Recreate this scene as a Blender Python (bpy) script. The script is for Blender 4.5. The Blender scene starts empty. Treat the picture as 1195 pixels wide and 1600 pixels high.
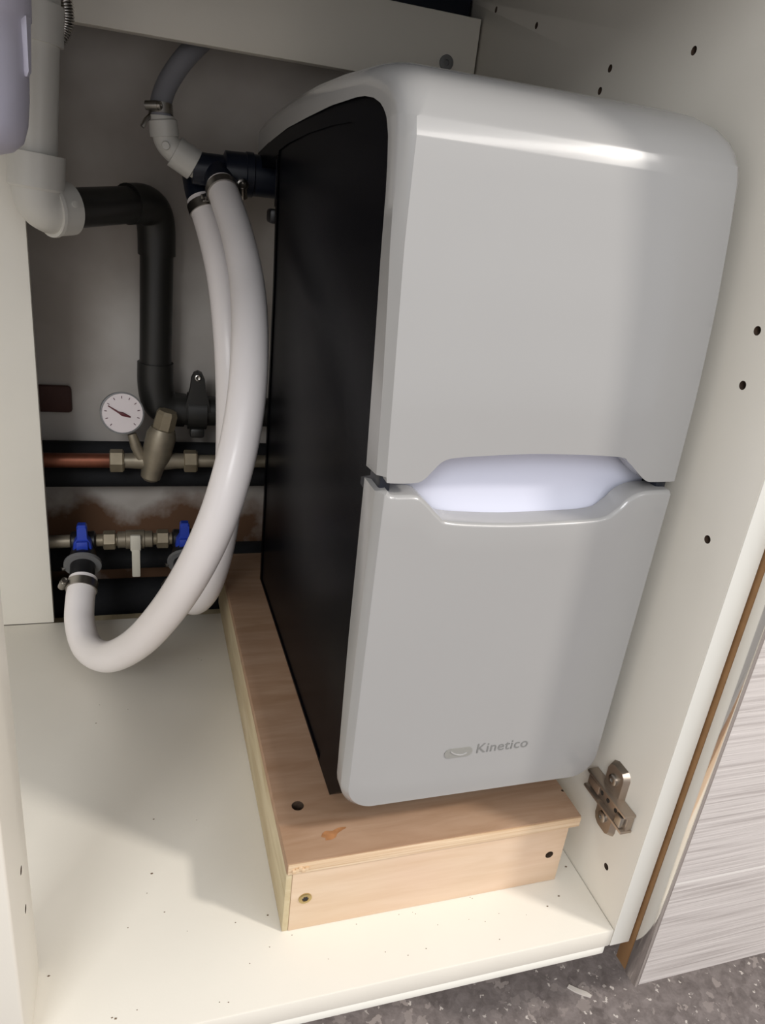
import bpy, bmesh, math, random
from mathutils import Vector, Matrix
random.seed(7)
S = bpy.context.scene
COL = S.collection

# ------------------------------------------------------------------ camera
cam_d = bpy.data.cameras.new('camera'); cam = bpy.data.objects.new('camera', cam_d); COL.objects.link(cam)
RIGHT = Vector((0.950452, -0.290374, 0.111014)); DOWN = Vector((-0.015765, -0.401666, -0.915650)); FWD = Vector((0.310472, 0.868532, -0.386342))
m3 = Matrix((RIGHT, -DOWN, -FWD)).transposed()
cam.matrix_world = Matrix.Translation((-0.336335, -0.308, 0.487215)) @ m3.to_4x4()
cam_d.sensor_fit = 'HORIZONTAL'; cam_d.sensor_width = 36.0; cam_d.lens = 1154.237 * 36 / 1195
cam_d.clip_start = 0.01
S.camera = cam

# ------------------------------------------------------------------ world, lamps, exposure
W = bpy.data.worlds.new('kitchen_daylight'); S.world = W; W.use_nodes = True
bg = W.node_tree.nodes['Background']; bg.inputs['Color'].default_value = (0.985, 0.98, 0.985, 1); bg.inputs['Strength'].default_value = 0.83

def area_light(name, loc, target, size, power, color, shape='DISK', size_y=None):
    l = bpy.data.lights.new(name, 'AREA'); l.shape = shape; l.size = size; l.energy = power; l.color = color
    if size_y: l.size_y = size_y
    o = bpy.data.objects.new(name, l); COL.objects.link(o); o.location = loc
    o.rotation_euler = (Vector(target) - Vector(loc)).to_track_quat('-Z', 'Y').to_euler()
    return o
area_light('ceiling_lamp', (1.62, -1.32, 2.2), (-0.2, 0.05, 0.2), 0.24, 44, (1.0, 0.94, 0.87))
area_light('added_side_fill', (-1.35, -2.2, 1.75), (-0.2, 0.2, 0.25), 1.0, 30, (0.97, 0.985, 1.0), 'RECTANGLE', 0.85)  # unseen fill added at left front to brighten the lower inside of the cabinet
tl = area_light('added_highlight_strip', (1.1, -1.66, 2.2), (1.1, -1.66, 0.0), 1.25, 11, (1.0, 0.95, 0.9), 'RECTANGLE', 0.2)  # unseen strip added so its reflection streaks the softener's top crease
tl.rotation_euler = (0, 0, math.radians(23))

vs = S.view_settings
vs.view_transform = 'Standard'; vs.look = 'None'; vs.gamma = 1.0; vs.use_curve_mapping = False; vs.exposure = 0.0

# ------------------------------------------------------------------ materials
def lin(c):
    out = []
    for v in c:
        v /= 255.0
        out.append(v / 12.92 if v <= 0.04045 else ((v + 0.055) / 1.055) ** 2.4)
    return (*out, 1.0)

def mat(name, col, rough=0.5, metal=0.0, var=0.0, scale=30.0, bump=0.0, bscale=200.0, coat=0.0, spec=0.5, stretch=None, col2=None, sss=0.0, trans=0.0):
    m = bpy.data.materials.new(name); m.use_nodes = True
    nt = m.node_tree; n = nt.nodes; l = nt.links
    b = n['Principled BSDF']
    b.inputs['Base Color'].default_value = lin(col); b.inputs['Roughness'].default_value = rough; b.inputs['Metallic'].default_value = metal
    b.inputs['Coat Weight'].default_value = coat; b.inputs['Coat Roughness'].default_value = 0.08; b.inputs['Specular IOR Level'].default_value = spec
    if sss:
        b.inputs['Subsurface Weight'].default_value = sss; b.inputs['Subsurface Radius'].default_value = (0.01, 0.01, 0.012); b.inputs['Subsurface Scale'].default_value = 1.0
    tc = n.new('ShaderNodeTexCoord'); mp = n.new('ShaderNodeMapping'); l.new(tc.outputs['Object'], mp.inputs['Vector'])
    if stretch: mp.inputs['Scale'].default_value = stretch
    if var or col2:
        nz = n.new('ShaderNodeTexNoise'); nz.inputs['Scale'].default_value = scale; nz.inputs['Detail'].default_value = 4
        l.new(mp.outputs['Vector'], nz.inputs['Vector'])
        r = n.new('ShaderNodeValToRGB'); l.new(nz.outputs['Fac'], r.inputs['Fac'])
        r.color_ramp.elements[0].position = 0.35; r.color_ramp.elements[1].position = 0.65
        c = lin(col); d = lin(col2) if col2 else tuple(max(0, v * (1 - var)) for v in c[:3]) + (1,)
        r.color_ramp.elements[0].color = d; r.color_ramp.elements[1].color = c
        l.new(r.outputs['Color'], b.inputs['Base Color'])
    if bump:
        nb = n.new('ShaderNodeTexNoise'); nb.inputs['Scale'].default_value = bscale; nb.inputs['Detail'].default_value = 3
        l.new(mp.outputs['Vector'], nb.inputs['Vector'])
        bp = n.new('ShaderNodeBump'); bp.inputs['Strength'].default_value = bump; bp.inputs['Distance'].default_value = 0.001
        l.new(nb.outputs['Fac'], bp.inputs['Height']); l.new(bp.outputs['Normal'], b.inputs['Normal'])
    return m

M = {}
M['melamine'] = mat('cream_melamine', (232, 227, 216), 0.42, var=0.03, scale=9, bump=0.05, bscale=500)
M['melamine_edge'] = mat('cream_edge_band', (247, 245, 236), 0.35)
M['chip'] = mat('chipboard_core', (78, 60, 46), 0.9, var=0.4, scale=300)
M['soft_white'] = mat('softener_white_plastic', (164, 163, 162), 0.22, coat=0.35, var=0.012, scale=14)
M['soft_dark'] = mat('softener_charcoal_plastic', (14, 14, 18), 0.27, coat=0.0, spec=0.06, var=0.1, scale=6)
M['soft_dark'].node_tree.nodes['Principled BSDF'].inputs['IOR'].default_value = 1.28
M['recess'] = mat('lilac_recess_plastic', (214, 216, 232), 0.25, coat=0.3)
M['badge'] = mat('badge_silver', (150, 149, 144), 0.3, metal=0.1)
M['logo'] = mat('logo_grey_print', (126, 126, 124), 0.4)
M['hose'] = mat('white_pvc_hose', (250, 244, 243), 0.33, coat=0.1, var=0.02, scale=20)
M['grey_hose'] = mat('grey_drain_hose', (140, 140, 146), 0.5)
M['pvc'] = mat('white_pvc_pipe', (208, 206, 200), 0.35, var=0.03, scale=20)
M['black_pvc'] = mat('black_pvc_pipe', (38, 37, 35), 0.42, var=0.15, scale=15)
M['foam'] = mat('black_foam_lagging', (14, 15, 19), 0.85, bump=0.3, bscale=400)
M['navy'] = mat('navy_plastic', (20, 26, 40), 0.35)
M['bottle'] = mat('lilac_white_plastic', (206, 203, 220), 0.35, sss=0.1)
M['steel'] = mat('clamp_steel', (170, 166, 160), 0.3, metal=1.0)
M['nickel'] = mat('hinge_nickel', (176, 162, 148), 0.34, metal=0.85)
M['chrome'] = mat('chrome_trim', (225, 222, 218), 0.1, metal=1.0)
M['brass'] = mat('dull_brass', (150, 138, 116), 0.45, metal=0.4, var=0.2, scale=60)
M['bronze'] = mat('dezincified_brass', (150, 140, 122), 0.45, metal=0.5, var=0.25, scale=50)
M['copper'] = mat('copper_pipe', (136, 82, 62), 0.45, metal=0.7, var=0.4, scale=40)
M['blue'] = mat('blue_lever', (38, 66, 176), 0.35)
M['lever_white'] = mat('ivory_lever', (205, 200, 186), 0.4)
M['dial'] = mat('gauge_dial_white', (226, 216, 216), 0.4)
M['needle'] = mat('needle_maroon', (90, 30, 38), 0.4)
M['mark'] = mat('gauge_print', (110, 80, 88), 0.5)
M['mdf'] = mat('brown_mdf', (150, 112, 72), 0.7, var=0.15, scale=80)
M['dark'] = mat('hole_dark', (40, 36, 32), 0.8)
M['screw'] = mat('yellow_zinc_screw', (190, 170, 120), 0.3, metal=1.0)
M['worktop'] = mat('worktop_board', (92, 92, 96), 0.6, var=0.1, scale=40)
M['kick'] = mat('kickboard', (190, 186, 176), 0.5)
M['grey_cap'] = mat('grey_cap', (120, 120, 120), 0.5)
M['brown_board'] = mat('dark_brown_timber', (74, 44, 38), 0.7, var=0.35, scale=20)
M['sliver'] = mat('white_sliver', (225, 218, 210), 0.5)
M['clip_black'] = mat('black_clip', (26, 26, 28), 0.4)

def wood_mat(name, c1, c2, stretch, scale=6.0):
    m = bpy.data.materials.new(name); m.use_nodes = True; nt = m.node_tree; n = nt.nodes; l = nt.links
    b = n['Principled BSDF']; b.inputs['Roughness'].default_value = 0.62
    tc = n.new('ShaderNodeTexCoord'); mp = n.new('ShaderNodeMapping'); l.new(tc.outputs['Object'], mp.inputs['Vector']); mp.inputs['Scale'].default_value = stretch
    nz = n.new('ShaderNodeTexNoise'); nz.inputs['Scale'].default_value = scale; nz.inputs['Detail'].default_value = 6; nz.inputs['Roughness'].default_value = 0.6; nz.inputs['Distortion'].default_value = 0.6
    l.new(mp.outputs['Vector'], nz.inputs['Vector'])
    r = n.new('ShaderNodeValToRGB'); r.color_ramp.elements[0].position = 0.3; r.color_ramp.elements[1].position = 0.7
    r.color_ramp.elements[0].color = lin(c2); r.color_ramp.elements[1].color = lin(c1)
    l.new(nz.outputs['Fac'], r.inputs['Fac'])
    n2 = n.new('ShaderNodeTexNoise'); n2.inputs['Scale'].default_value = 12; l.new(tc.outputs['Object'], n2.inputs['Vector'])
    mx = n.new('ShaderNodeMixRGB'); mx.blend_type = 'MULTIPLY'; mx.inputs['Fac'].default_value = 0.25
    l.new(r.outputs['Color'], mx.inputs['Color1']); l.new(n2.outputs['Color'], mx.inputs['Color2'])
    hs = n.new('ShaderNodeMixRGB'); hs.inputs['Fac'].default_value = 0.8; l.new(mx.outputs['Color'], hs.inputs['Color1']); l.new(r.outputs['Color'], hs.inputs['Color2'])
    l.new(hs.outputs['Color'], b.inputs['Base Color'])
    bp = n.new('ShaderNodeBump'); bp.inputs['Strength'].default_value = 0.15; bp.inputs['Distance'].default_value = 0.001; l.new(nz.outputs['Fac'], bp.inputs['Height']); l.new(bp.outputs['Normal'], b.inputs['Normal'])
    return m
M['ply_top'] = wood_mat('birch_ply_top', (182, 150, 124), (162, 127, 99), (2, 14, 8))
M['ply_front'] = wood_mat('birch_ply_front', (226, 201, 176), (212, 182, 152), (1.5, 10, 14), 5)
M['ply_side'] = wood_mat('birch_ply_side', (214, 200, 168), (186, 166, 130), (8, 2, 10), 5)
M['ply_edge'] = wood_mat('ply_edge_layers', (238, 214, 184), (204, 168, 130), (3, 3, 300), 3)

def grain_door():
    m = bpy.data.materials.new('grey_embossed_woodgrain'); m.use_nodes = True; nt = m.node_tree; n = nt.nodes; l = nt.links
    b = n['Principled BSDF']; b.inputs['Roughness'].default_value = 0.5
    tc = n.new('ShaderNodeTexCoord'); mp = n.new('ShaderNodeMapping'); l.new(tc.outputs['Object'], mp.inputs['Vector']); mp.inputs['Scale'].default_value = (5, 1, 190)
    nz = n.new('ShaderNodeTexNoise'); nz.inputs['Scale'].default_value = 1.6; nz.inputs['Detail'].default_value = 5; nz.inputs['Distortion'].default_value = 0.3; l.new(mp.outputs['Vector'], nz.inputs['Vector'])
    r = n.new('ShaderNodeValToRGB'); e = r.color_ramp.elements
    e[0].position = 0.3; e[0].color = lin((188, 180, 176)); e[1].position = 0.48; e[1].color = lin((212, 205, 201))
    x = e.new(0.72); x.color = lin((220, 213, 209))
    l.new(nz.outputs['Fac'], r.inputs['Fac'])
    # one pale vein in the laminate print
    sx = n.new('ShaderNodeSeparateXYZ'); l.new(tc.outputs['Object'], sx.inputs[0])
    cm = n.new('ShaderNodeMath'); cm.operation = 'COMPARE'; cm.inputs[1].default_value = 0.0625; cm.inputs[2].default_value = 0.0011; l.new(sx.outputs['Z'], cm.inputs[0])
    mx = n.new('ShaderNodeMixRGB'); l.new(cm.outputs[0], mx.inputs['Fac']); l.new(r.outputs['Color'], mx.inputs['Color1']); mx.inputs['Color2'].default_value = lin((236, 231, 226))
    l.new(mx.outputs['Color'], b.inputs['Base Color'])
    bp = n.new('ShaderNodeBump'); bp.inputs['Strength'].default_value = 0.5; bp.inputs['Distance'].default_value = 0.0015; l.new(nz.outputs['Fac'], bp.inputs['Height']); l.new(bp.outputs['Normal'], b.inputs['Normal'])
    return m
M['door'] = grain_door()

def vinyl():
    m = bpy.data.materials.new('grey_chip_vinyl'); m.use_nodes = True; nt = m.node_tree; n = nt.nodes; l = nt.links
    b = n['Principled BSDF']; b.inputs['Roughness'].default_value = 0.5
    tc = n.new('ShaderNodeTexCoord')
    def chips(scale, lo, hi, warp):
        dn = n.new('ShaderNodeTexNoise'); dn.inputs['Scale'].default_value = scale * 0.9; dn.inputs['Detail'].default_value = 4; l.new(tc.outputs['Object'], dn.inputs['Vector'])
        ad = n.new('ShaderNodeMixRGB'); ad.blend_type = 'ADD'; ad.inputs['Fac'].default_value = warp; l.new(tc.outputs['Object'], ad.inputs['Color1']); l.new(dn.outputs['Color'], ad.inputs['Color2'])
        v = n.new('ShaderNodeTexVoronoi'); v.inputs['Scale'].default_value = scale; l.new(ad.outputs['Color'], v.inputs['Vector'])
        sp = n.new('ShaderNodeSeparateColor'); l.new(v.outputs['Color'], sp.inputs[0])
        mr = n.new('ShaderNodeMapRange'); mr.inputs['From Min'].default_value = lo; mr.inputs['From Max'].default_value = hi; l.new(sp.outputs[0], mr.inputs['Value'])
        return mr.outputs[0]
    r = n.new('ShaderNodeValToRGB'); e = r.color_ramp.elements
    e[0].position = 0.0; e[0].color = lin((104, 96, 94)); e[1].position = 1.0; e[1].color = lin((152, 143, 141))
    bn = n.new('ShaderNodeTexNoise'); bn.inputs['Scale'].default_value = 75; bn.inputs['Detail'].default_value = 8; bn.inputs['Roughness'].default_value = 0.72; bn.inputs['Distortion'].default_value = 0.4; l.new(tc.outputs['Object'], bn.inputs['Vector'])
    av = n.new('ShaderNodeMath'); av.operation = 'MULTIPLY_ADD'; l.new(chips(85, 0.0, 1.0, 0.03), av.inputs[0]); av.inputs[1].default_value = 0.35
    sc2 = n.new('ShaderNodeMapRange'); sc2.inputs['From Min'].default_value = 0.36; sc2.inputs['From Max'].default_value = 0.66; sc2.inputs['To Max'].default_value = 0.65; l.new(bn.outputs['Fac'], sc2.inputs['Value']); l.new(sc2.outputs[0], av.inputs[2])
    l.new(av.outputs[0], r.inputs['Fac'])
    mx = n.new('ShaderNodeMixRGB'); l.new(chips(130, 0.88, 1.0, 0.02), mx.inputs['Fac']); l.new(r.outputs['Color'], mx.inputs['Color1']); mx.inputs['Color2'].default_value = lin((168, 158, 154))
    m2 = n.new('ShaderNodeMixRGB'); l.new(chips(420, 0.982, 0.99, 0.006), m2.inputs['Fac']); l.new(mx.outputs['Color'], m2.inputs['Color1']); m2.inputs['Color2'].default_value = lin((214, 206, 200))
    l.new(m2.outputs['Color'], b.inputs['Base Color'])
    return m
M['vinyl'] = vinyl()

def plaster():
    m = bpy.data.materials.new('old_plaster'); m.use_nodes = True; nt = m.node_tree; n = nt.nodes; l = nt.links
    b = n['Principled BSDF']; b.inputs['Roughness'].default_value = 0.85
    tc = n.new('ShaderNodeTexCoord')
    nz = n.new('ShaderNodeTexNoise'); nz.inputs['Scale'].default_value = 7; nz.inputs['Detail'].default_value = 4; l.new(tc.outputs['Object'], nz.inputs['Vector'])
    r = n.new('ShaderNodeValToRGB'); e = r.color_ramp.elements
    e[0].position = 0.35; e[0].color = lin((176, 168, 160)); e[1].position = 0.65; e[1].color = lin((206, 201, 195))
    l.new(nz.outputs['Fac'], r.inputs['Fac'])
    # brown stains low on the wall, enlarged as painted shade, irregular outline
    sx = n.new('ShaderNodeSeparateXYZ'); l.new(tc.outputs['Object'], sx.inputs[0])
    n2 = n.new('ShaderNodeTexNoise'); n2.inputs['Scale'].default_value = 14; n2.inputs['Detail'].default_value = 5; l.new(tc.outputs['Object'], n2.inputs['Vector'])
    mr = n.new('ShaderNodeMapRange'); mr.inputs['From Min'].default_value = 0.17; mr.inputs['From Max'].default_value = 0.06; l.new(sx.outputs['Z'], mr.inputs['Value'])
    ml = n.new('ShaderNodeMath'); ml.operation = 'MULTIPLY'; l.new(mr.outputs[0], ml.inputs[0]); l.new(n2.outputs['Fac'], ml.inputs[1])
    r2 = n.new('ShaderNodeValToRGB'); r2.color_ramp.elements[0].position = 0.25; r2.color_ramp.elements[1].position = 0.42; l.new(ml.outputs[0], r2.inputs['Fac'])
    mx = n.new('ShaderNodeMixRGB'); l.new(r2.outputs['Color'], mx.inputs['Fac']); l.new(r.outputs['Color'], mx.inputs['Color1']); mx.inputs['Color2'].default_value = lin((104, 74, 52))
    l.new(mx.outputs['Color'], b.inputs['Base Color'])
    bp = n.new('ShaderNodeBump'); bp.inputs['Strength'].default_value = 0.3; bp.inputs['Distance'].default_value = 0.003; l.new(n2.outputs['Fac'], bp.inputs['Height']); l.new(bp.outputs['Normal'], b.inputs['Normal'])
    return m
M['plaster'] = plaster()

# ------------------------------------------------------------------ mesh helpers (all coordinates are metres in the room)
def thing(name, label, cat, base, group=None, kind=None):
    o = bpy.data.objects.new(name, None); COL.objects.link(o); o.location = base; o.empty_display_size = 0.02
    o['label'] = label; o['category'] = cat
    if group: o['group'] = group
    if kind: o['kind'] = kind
    return o

def finish(name, me, material, parent=None, smooth=40, label=None):
    if smooth:
        me.shade_smooth(); me.set_sharp_from_angle(angle=math.radians(smooth))
    if isinstance(material, (list, tuple)):
        for x in material: me.materials.append(x)
    else:
        me.materials.append(material)
    o = bpy.data.objects.new(name, me); COL.objects.link(o)
    if parent is not None:
        o.parent = parent
        if parent.type == 'EMPTY': o.location = -Vector(parent.location)
    if label: o['label'] = label
    return o

def from_bm(name, bm, material, parent=None, smooth=40, label=None):
    bmesh.ops.recalc_face_normals(bm, faces=bm.faces)
    me = bpy.data.meshes.new(name); bm.to_mesh(me); bm.free()
    return finish(name, me, material, parent, smooth, label)

def pyd(name, v, f, material, parent=None, smooth=40, label=None, recalc=True):
    bm = bmesh.new(); vs_ = [bm.verts.new(p) for p in v]
    for q in f:
        try: bm.faces.new([vs_[i] for i in q])
        except ValueError: pass
    if recalc: bmesh.ops.recalc_face_normals(bm, faces=bm.faces)
    me = bpy.data.meshes.new(name); bm.to_mesh(me); bm.free()
    return finish(name, me, material, parent, smooth, label)

def bm_box(bm, lo, hi, bev=0.0, seg=2):
    r = bmesh.ops.create_cube(bm, size=1.0)
    vs_ = r['verts']
    c = [(a + b) / 2 for a, b in zip(lo, hi)]; s = [b - a for a, b in zip(lo, hi)]
    for v in vs_: v.co = Vector([v.co[i] * s[i] + c[i] for i in range(3)])
    if bev:
        es = list({e for v in vs_ for e in v.link_edges})
        bmesh.ops.bevel(bm, geom=es, offset=bev, segments=seg, affect='EDGES', profile=0.5)

def box(name, lo, hi, material, parent=None, bev=0.001, label=None, seg=2):
    bm = bmesh.new(); bm_box(bm, lo, hi, bev, seg)
    return from_bm(name, bm, material, parent, 40, label)

def catmull(pts, n=8):
    P = [Vector(p) for p in pts]; out = []
    for i in range(len(P) - 1):
        p0 = P[i - 1] if i > 0 else P[0] * 2 - P[1]; p1 = P[i]; p2 = P[i + 1]; p3 = P[i + 2] if i + 2 < len(P) else P[-1] * 2 - P[-2]
        for k in range(n):
            t = k / n
            out.append(0.5 * ((2 * p1) + (-p0 + p2) * t + (2 * p0 - 5 * p1 + 4 * p2 - p3) * t * t + (-p0 + 3 * p1 - 3 * p2 + p3) * t ** 3))
    out.append(P[-1]); return out

def frames(path):
    T = []
    for i in range(len(path)):
        a = path[max(0, i - 1)]; b = path[min(len(path) - 1, i + 1)]; T.append((b - a).normalized())
    up = Vector((0, 0, 1)) if abs(T[0].z) < 0.9 else Vector((1, 0, 0))
    N = (up - T[0] * up.dot(T[0])).normalized(); fr = []
    for i, t in enumerate(T):
        N = (N - t * N.dot(t)).normalized(); fr.append((t, N, t.cross(N)))
    return fr

def tube_geo(path, rad, n=24, cap=True, v0=0):
    path = [Vector(p) for p in path]; fr = frames(path); V = []; F = []
    for i, (p, (t, a, b)) in enumerate(zip(path, fr)):
        r = rad[i] if isinstance(rad, (list, tuple)) else rad
        for k in range(n):
            w = 2 * math.pi * k / n; V.append(p + a * (r * math.cos(w)) + b * (r * math.sin(w)))
    for i in range(len(path) - 1):
        for k in range(n):
            F.append((v0 + i * n + k, v0 + i * n + (k + 1) % n, v0 + (i + 1) * n + (k + 1) % n, v0 + (i + 1) * n + k))
    if cap:
        F.append(tuple(v0 + k for k in range(n))); F.append(tuple(v0 + (len(path) - 1) * n + k for k in range(n)))
    return V, F

def tube(name, path, rad, material, parent=None, n=24, label=None, smooth=40):
    V, F = tube_geo(path, rad, n); return pyd(name, V, F, material, parent, smooth, label)

def lathe_geo(profile, org, d, n=28, v0=0, hexa=False):
    """profile: list of (distance along d, radius)"""
    org = Vector(org); d = Vector(d).normalized(); up = Vector((0, 0, 1)) if abs(d.z) < 0.9 else Vector((0, 1, 0))
    a = (up - d * up.dot(d)).normalized(); b = d.cross(a); V = []; F = []
    for s, r in profile:
        for k in range(n):
            w = 2 * math.pi * (k + 0.5) / n; V.append(org + d * s + a * (r * math.cos(w)) + b * (r * math.sin(w)))
    for i in range(len(profile) - 1):
        for k in range(n): F.append((v0 + i * n + k, v0 + i * n + (k + 1) % n, v0 + (i + 1) * n + (k + 1) % n, v0 + (i + 1) * n + k))
    F.append(tuple(v0 + k for k in range(n))); F.append(tuple(v0 + (len(profile) - 1) * n + k for k in range(n)))
    return V, F

def lathe(name, profile, org, d, material, parent=None, n=28, label=None, smooth=40):
    V, F = lathe_geo(profile, org, d, n); return pyd(name, V, F, material, parent, smooth, label)

def multi(name, geos, material, parent=None, smooth=40, label=None):
    V = []; F = []
    for v, f in geos:
        o = len(V); V += v; F += [tuple(i + o for i in q) for q in f]
    return pyd(name, V, F, material, parent, smooth, label)

def cut(o, cyls):
    """drill round holes: cyls = list of (centre, direction, radius, depth)"""
    cutters = []
    for c, d, r, dep in cyls:
        V, F = lathe_geo([(-0.004, r), (dep, r)], c, d, 20)
        bm = bmesh.new(); vv = [bm.verts.new(p) for p in V]
        for q in F: bm.faces.new([vv[i] for i in q])
        bmesh.ops.recalc_face_normals(bm, faces=bm.faces)
        me = bpy.data.meshes.new('drill'); bm.to_mesh(me); bm.free()
        k = bpy.data.objects.new('drill', me); COL.objects.link(k); cutters.append(k)
        me.materials.append(M['chip']); k.parent = o.parent; k.location = o.location
        md = o.modifiers.new('hole', 'BOOLEAN'); md.operation = 'DIFFERENCE'; md.object = k; md.solver = 'EXACT'; md.material_mode = 'TRANSFER'
    bpy.context.view_layer.update()
    dg = bpy.context.evaluated_depsgraph_get()
    me = bpy.data.meshes.new_from_object(o.evaluated_get(dg))
    o.modifiers.clear(); old = o.data; o.data = me; bpy.data.meshes.remove(old)
    me.shade_smooth(); me.set_sharp_from_angle(angle=math.radians(30))
    for k in cutters: bpy.data.objects.remove(k, do_unlink=True)

def worm_clamp(parent, c, d, r, w=0.009, screw_dir=None, name='hose_clamp'):
    """steel band round a hose with a worm screw housing"""
    c = Vector(c); d = Vector(d).normalized()
    band = lathe(name, [(-w / 2, r), (-w / 2, r + 0.0012), (w / 2, r + 0.0012), (w / 2, r)], c, d, M['steel'], parent, 32)
    sd = Vector(screw_dir) if screw_dir else Vector((1, 0, 0)); sd = (sd - d * sd.dot(d)).normalized(); tg = d.cross(sd)
    hc = c + sd * (r + 0.004)
    lathe('clamp_screw', [(-0.008, 0.0034), (-0.008, 0.0042), (0.004, 0.0042), (0.004, 0.0036), (0.007, 0.0036), (0.007, 0.0024), (0.0062, 0.0024), (0.0062, 0.0005)], hc, tg, M['steel'], band, 16)
    return band

# ------------------------------------------------------------------ the setting
T = 0.0174          # carcass board
Hc = 0.703          # carcass top
FLOOR = -0.167
def struct(o):
    o['kind'] = 'structure'; return o
fl = struct(box('floor', (-2.2, -2.6, FLOOR - 0.02), (2.4, 0.64, FLOOR), M['vinyl'], None, 0))
fl['label'] = 'mottled grey vinyl kitchen floor below the cabinet'
wb = struct(box('wall_back', (-1.6, 0.615, FLOOR), (1.4, 0.70, 2.25), M['plaster'], None, 0))
wb['label'] = 'old stained plaster wall behind the pipework'

# ------------------------------------------------------------------ sink cabinet
cab = thing('sink_cabinet', 'cream sink base cabinet with open front around the water softener', 'cabinet', (-0.42, 0.25, -T))
base = box('base_panel', (-0.84, 0.0, -T), (-0.0003, 0.4897, 0), M['melamine'], cab, 0.0012)
box('base_front_lip', (-0.84, 0.001, -0.0262), (-0.003, 0.02, -T), M['melamine_edge'], cab, 0.0008)
side = box('side_panel', (0, 0.0009, -T), (T, 0.6, Hc), M['melamine'], cab, 0.0003)
box('edge_band', (0.0001, 0, -T), (T, 0.0009, Hc), M['melamine_edge'], side, 0.0004)
holesR = [(0.0275, 0.3155), (0.0368, 0.4113), (0.0382, 0.4427), (0.0267, 0.0361), (0.1572, 0.5956), (0.2521, 0.5957), (0.2603, 0.5817), (0.4815, 0.6696), (0.3872, 0.6426), (0.0372, 0.3155 + 0.13)]
cut(side, [((0, y, z), (1, 0, 0), 0.0027, 0.011) for y, z in holesR[:9]])
box('side_panel', (-0.858, 0, -T), (-0.8403, 0.6, Hc), M['melamine'], cab, 0.0012)
stile = box('stile', (-0.4045 - 0.036, 0.0, 0.0), (-0.4045, 0.0579, Hc), M['melamine'], cab, 0.002, seg=3)
cut(stile, [((-0.4045, 0.0352, 0.1149), (-1, 0, 0), 0.0026, 0.01), ((-0.4045, 0.0362, 0.0828), (-1, 0, 0), 0.0026, 0.01)])
box('back_panel', (-0.84, 0.4897, 0.0), (-0.4336, 0.498, Hc), M['melamine'], cab, 0.0008)
rail = box('rear_rail', (-0.84, 0.5096, 0.6011), (-0.0022, 0.5256, 0.6656), M['melamine'], cab, 0.0008)
lathe('cam_cap', [(0, 0.0072), (0.0022, 0.0072), (0.003, 0.006), (0.003, 0.0028), (0.0012, 0.0024), (0.0012, 0.0002)], (-0.0345, 0.5096, 0.6225), (0, -1, 0), M['grey_cap'], rail, 24, label='grey plastic fixing cap')
box('kickboard', (-0.84, 0.19, FLOOR), (0.6, 0.206, -0.0265), M['kick'], cab, 0.001)

# hinge mounting plate screwed to the right side panel
hy, hz = 0.040, 0.1088
HP = lambda y, z, x=0.0: Vector((-x, y, z))
def hinge():
    bm = bmesh.new()
    # two wings (rounded lozenges above and below the arm)
    for s, zc in ((1, hz), (-1, hz - 0.032)):
        pts = [(-0.0115, -0.011 * s), (0.0115, -0.011 * s), (0.0115, 0.007 * s), (0.0095, 0.0120 * s), (0.0045, 0.0150 * s), (-0.0075, 0.0150 * s), (-0.0105, 0.0125 * s), (-0.0115, 0.009 * s)]
        lo = [bm.verts.new(HP(hy + a - 0.002 * s * 0, zc + b, 0.0)) for a, b in pts]; hi = [bm.verts.new(HP(hy + a * 0.82, zc + b * 0.86, 0.0045)) for a, b in pts]
        bm.faces.new(hi); bm.faces.new(lo)
        for i in range(len(pts)): bm.faces.new((lo[i], lo[(i + 1) % 8], hi[(i + 1) % 8], hi[i]))
    return from_bm('hinge_plate', bm, M['nickel'], cab, 30, 'bare nickel hinge mounting plate on the right side panel')
hp = hinge()
zc = hz - 0.016
bm = bmesh.new()
bm_box(bm, (-0.0062, hy - 0.026, zc - 0.0065), (-0.0002, hy + 0.0215, zc + 0.0065), 0.001)
for s in (-1, 1):
    bm_box(bm, (-0.0098, hy - 0.0265, zc + s * 0.0072 - 0.0012), (-0.0002, hy + 0.024, zc + s * 0.0072 + 0.0012), 0.0006)
bm_box(bm, (-0.0082, hy + 0.008, zc - 0.004), (-0.006, hy + 0.0225, zc + 0.004), 0.0006)
from_bm('plate_arm', bm, M['nickel'], hp, 30)
box('catch_tab', (-0.0105, hy - 0.024, zc - 0.0045), (-0.0058, hy - 0.017, zc + 0.0045), M['steel'], hp, 0.0006)
for zz in (hz + 0.002, hz - 0.034):
    lathe('plate_screw', [(0, 0.0046), (0.002, 0.0044), (0.0026, 0.0032), (0.0026, 0.0016), (0.0012, 0.0012), (0.0012, 0.0002)], (-0.0042, hy, zz), (-1, 0, 0), M['steel'], hp, 20)
for dy in (-0.012, -0.002, 0.006):
    lathe('adjuster_slot', [(0, 0.0018), (0.0003, 0.0018)], (-0.0062, hy + dy, zc), (-1, 0, 0), M['dark'], hp, 12)

# worktop over the cabinet (above the frame, shades the inside)
wt = box('worktop', (-1.3, -0.042, Hc + 0.001), (1.3, 0.613, Hc + 0.039), M['worktop'], None, 0.003)
wt['label'] = 'dark grey kitchen worktop covering the cabinet from above'; wt['category'] = 'worktop'

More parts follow.
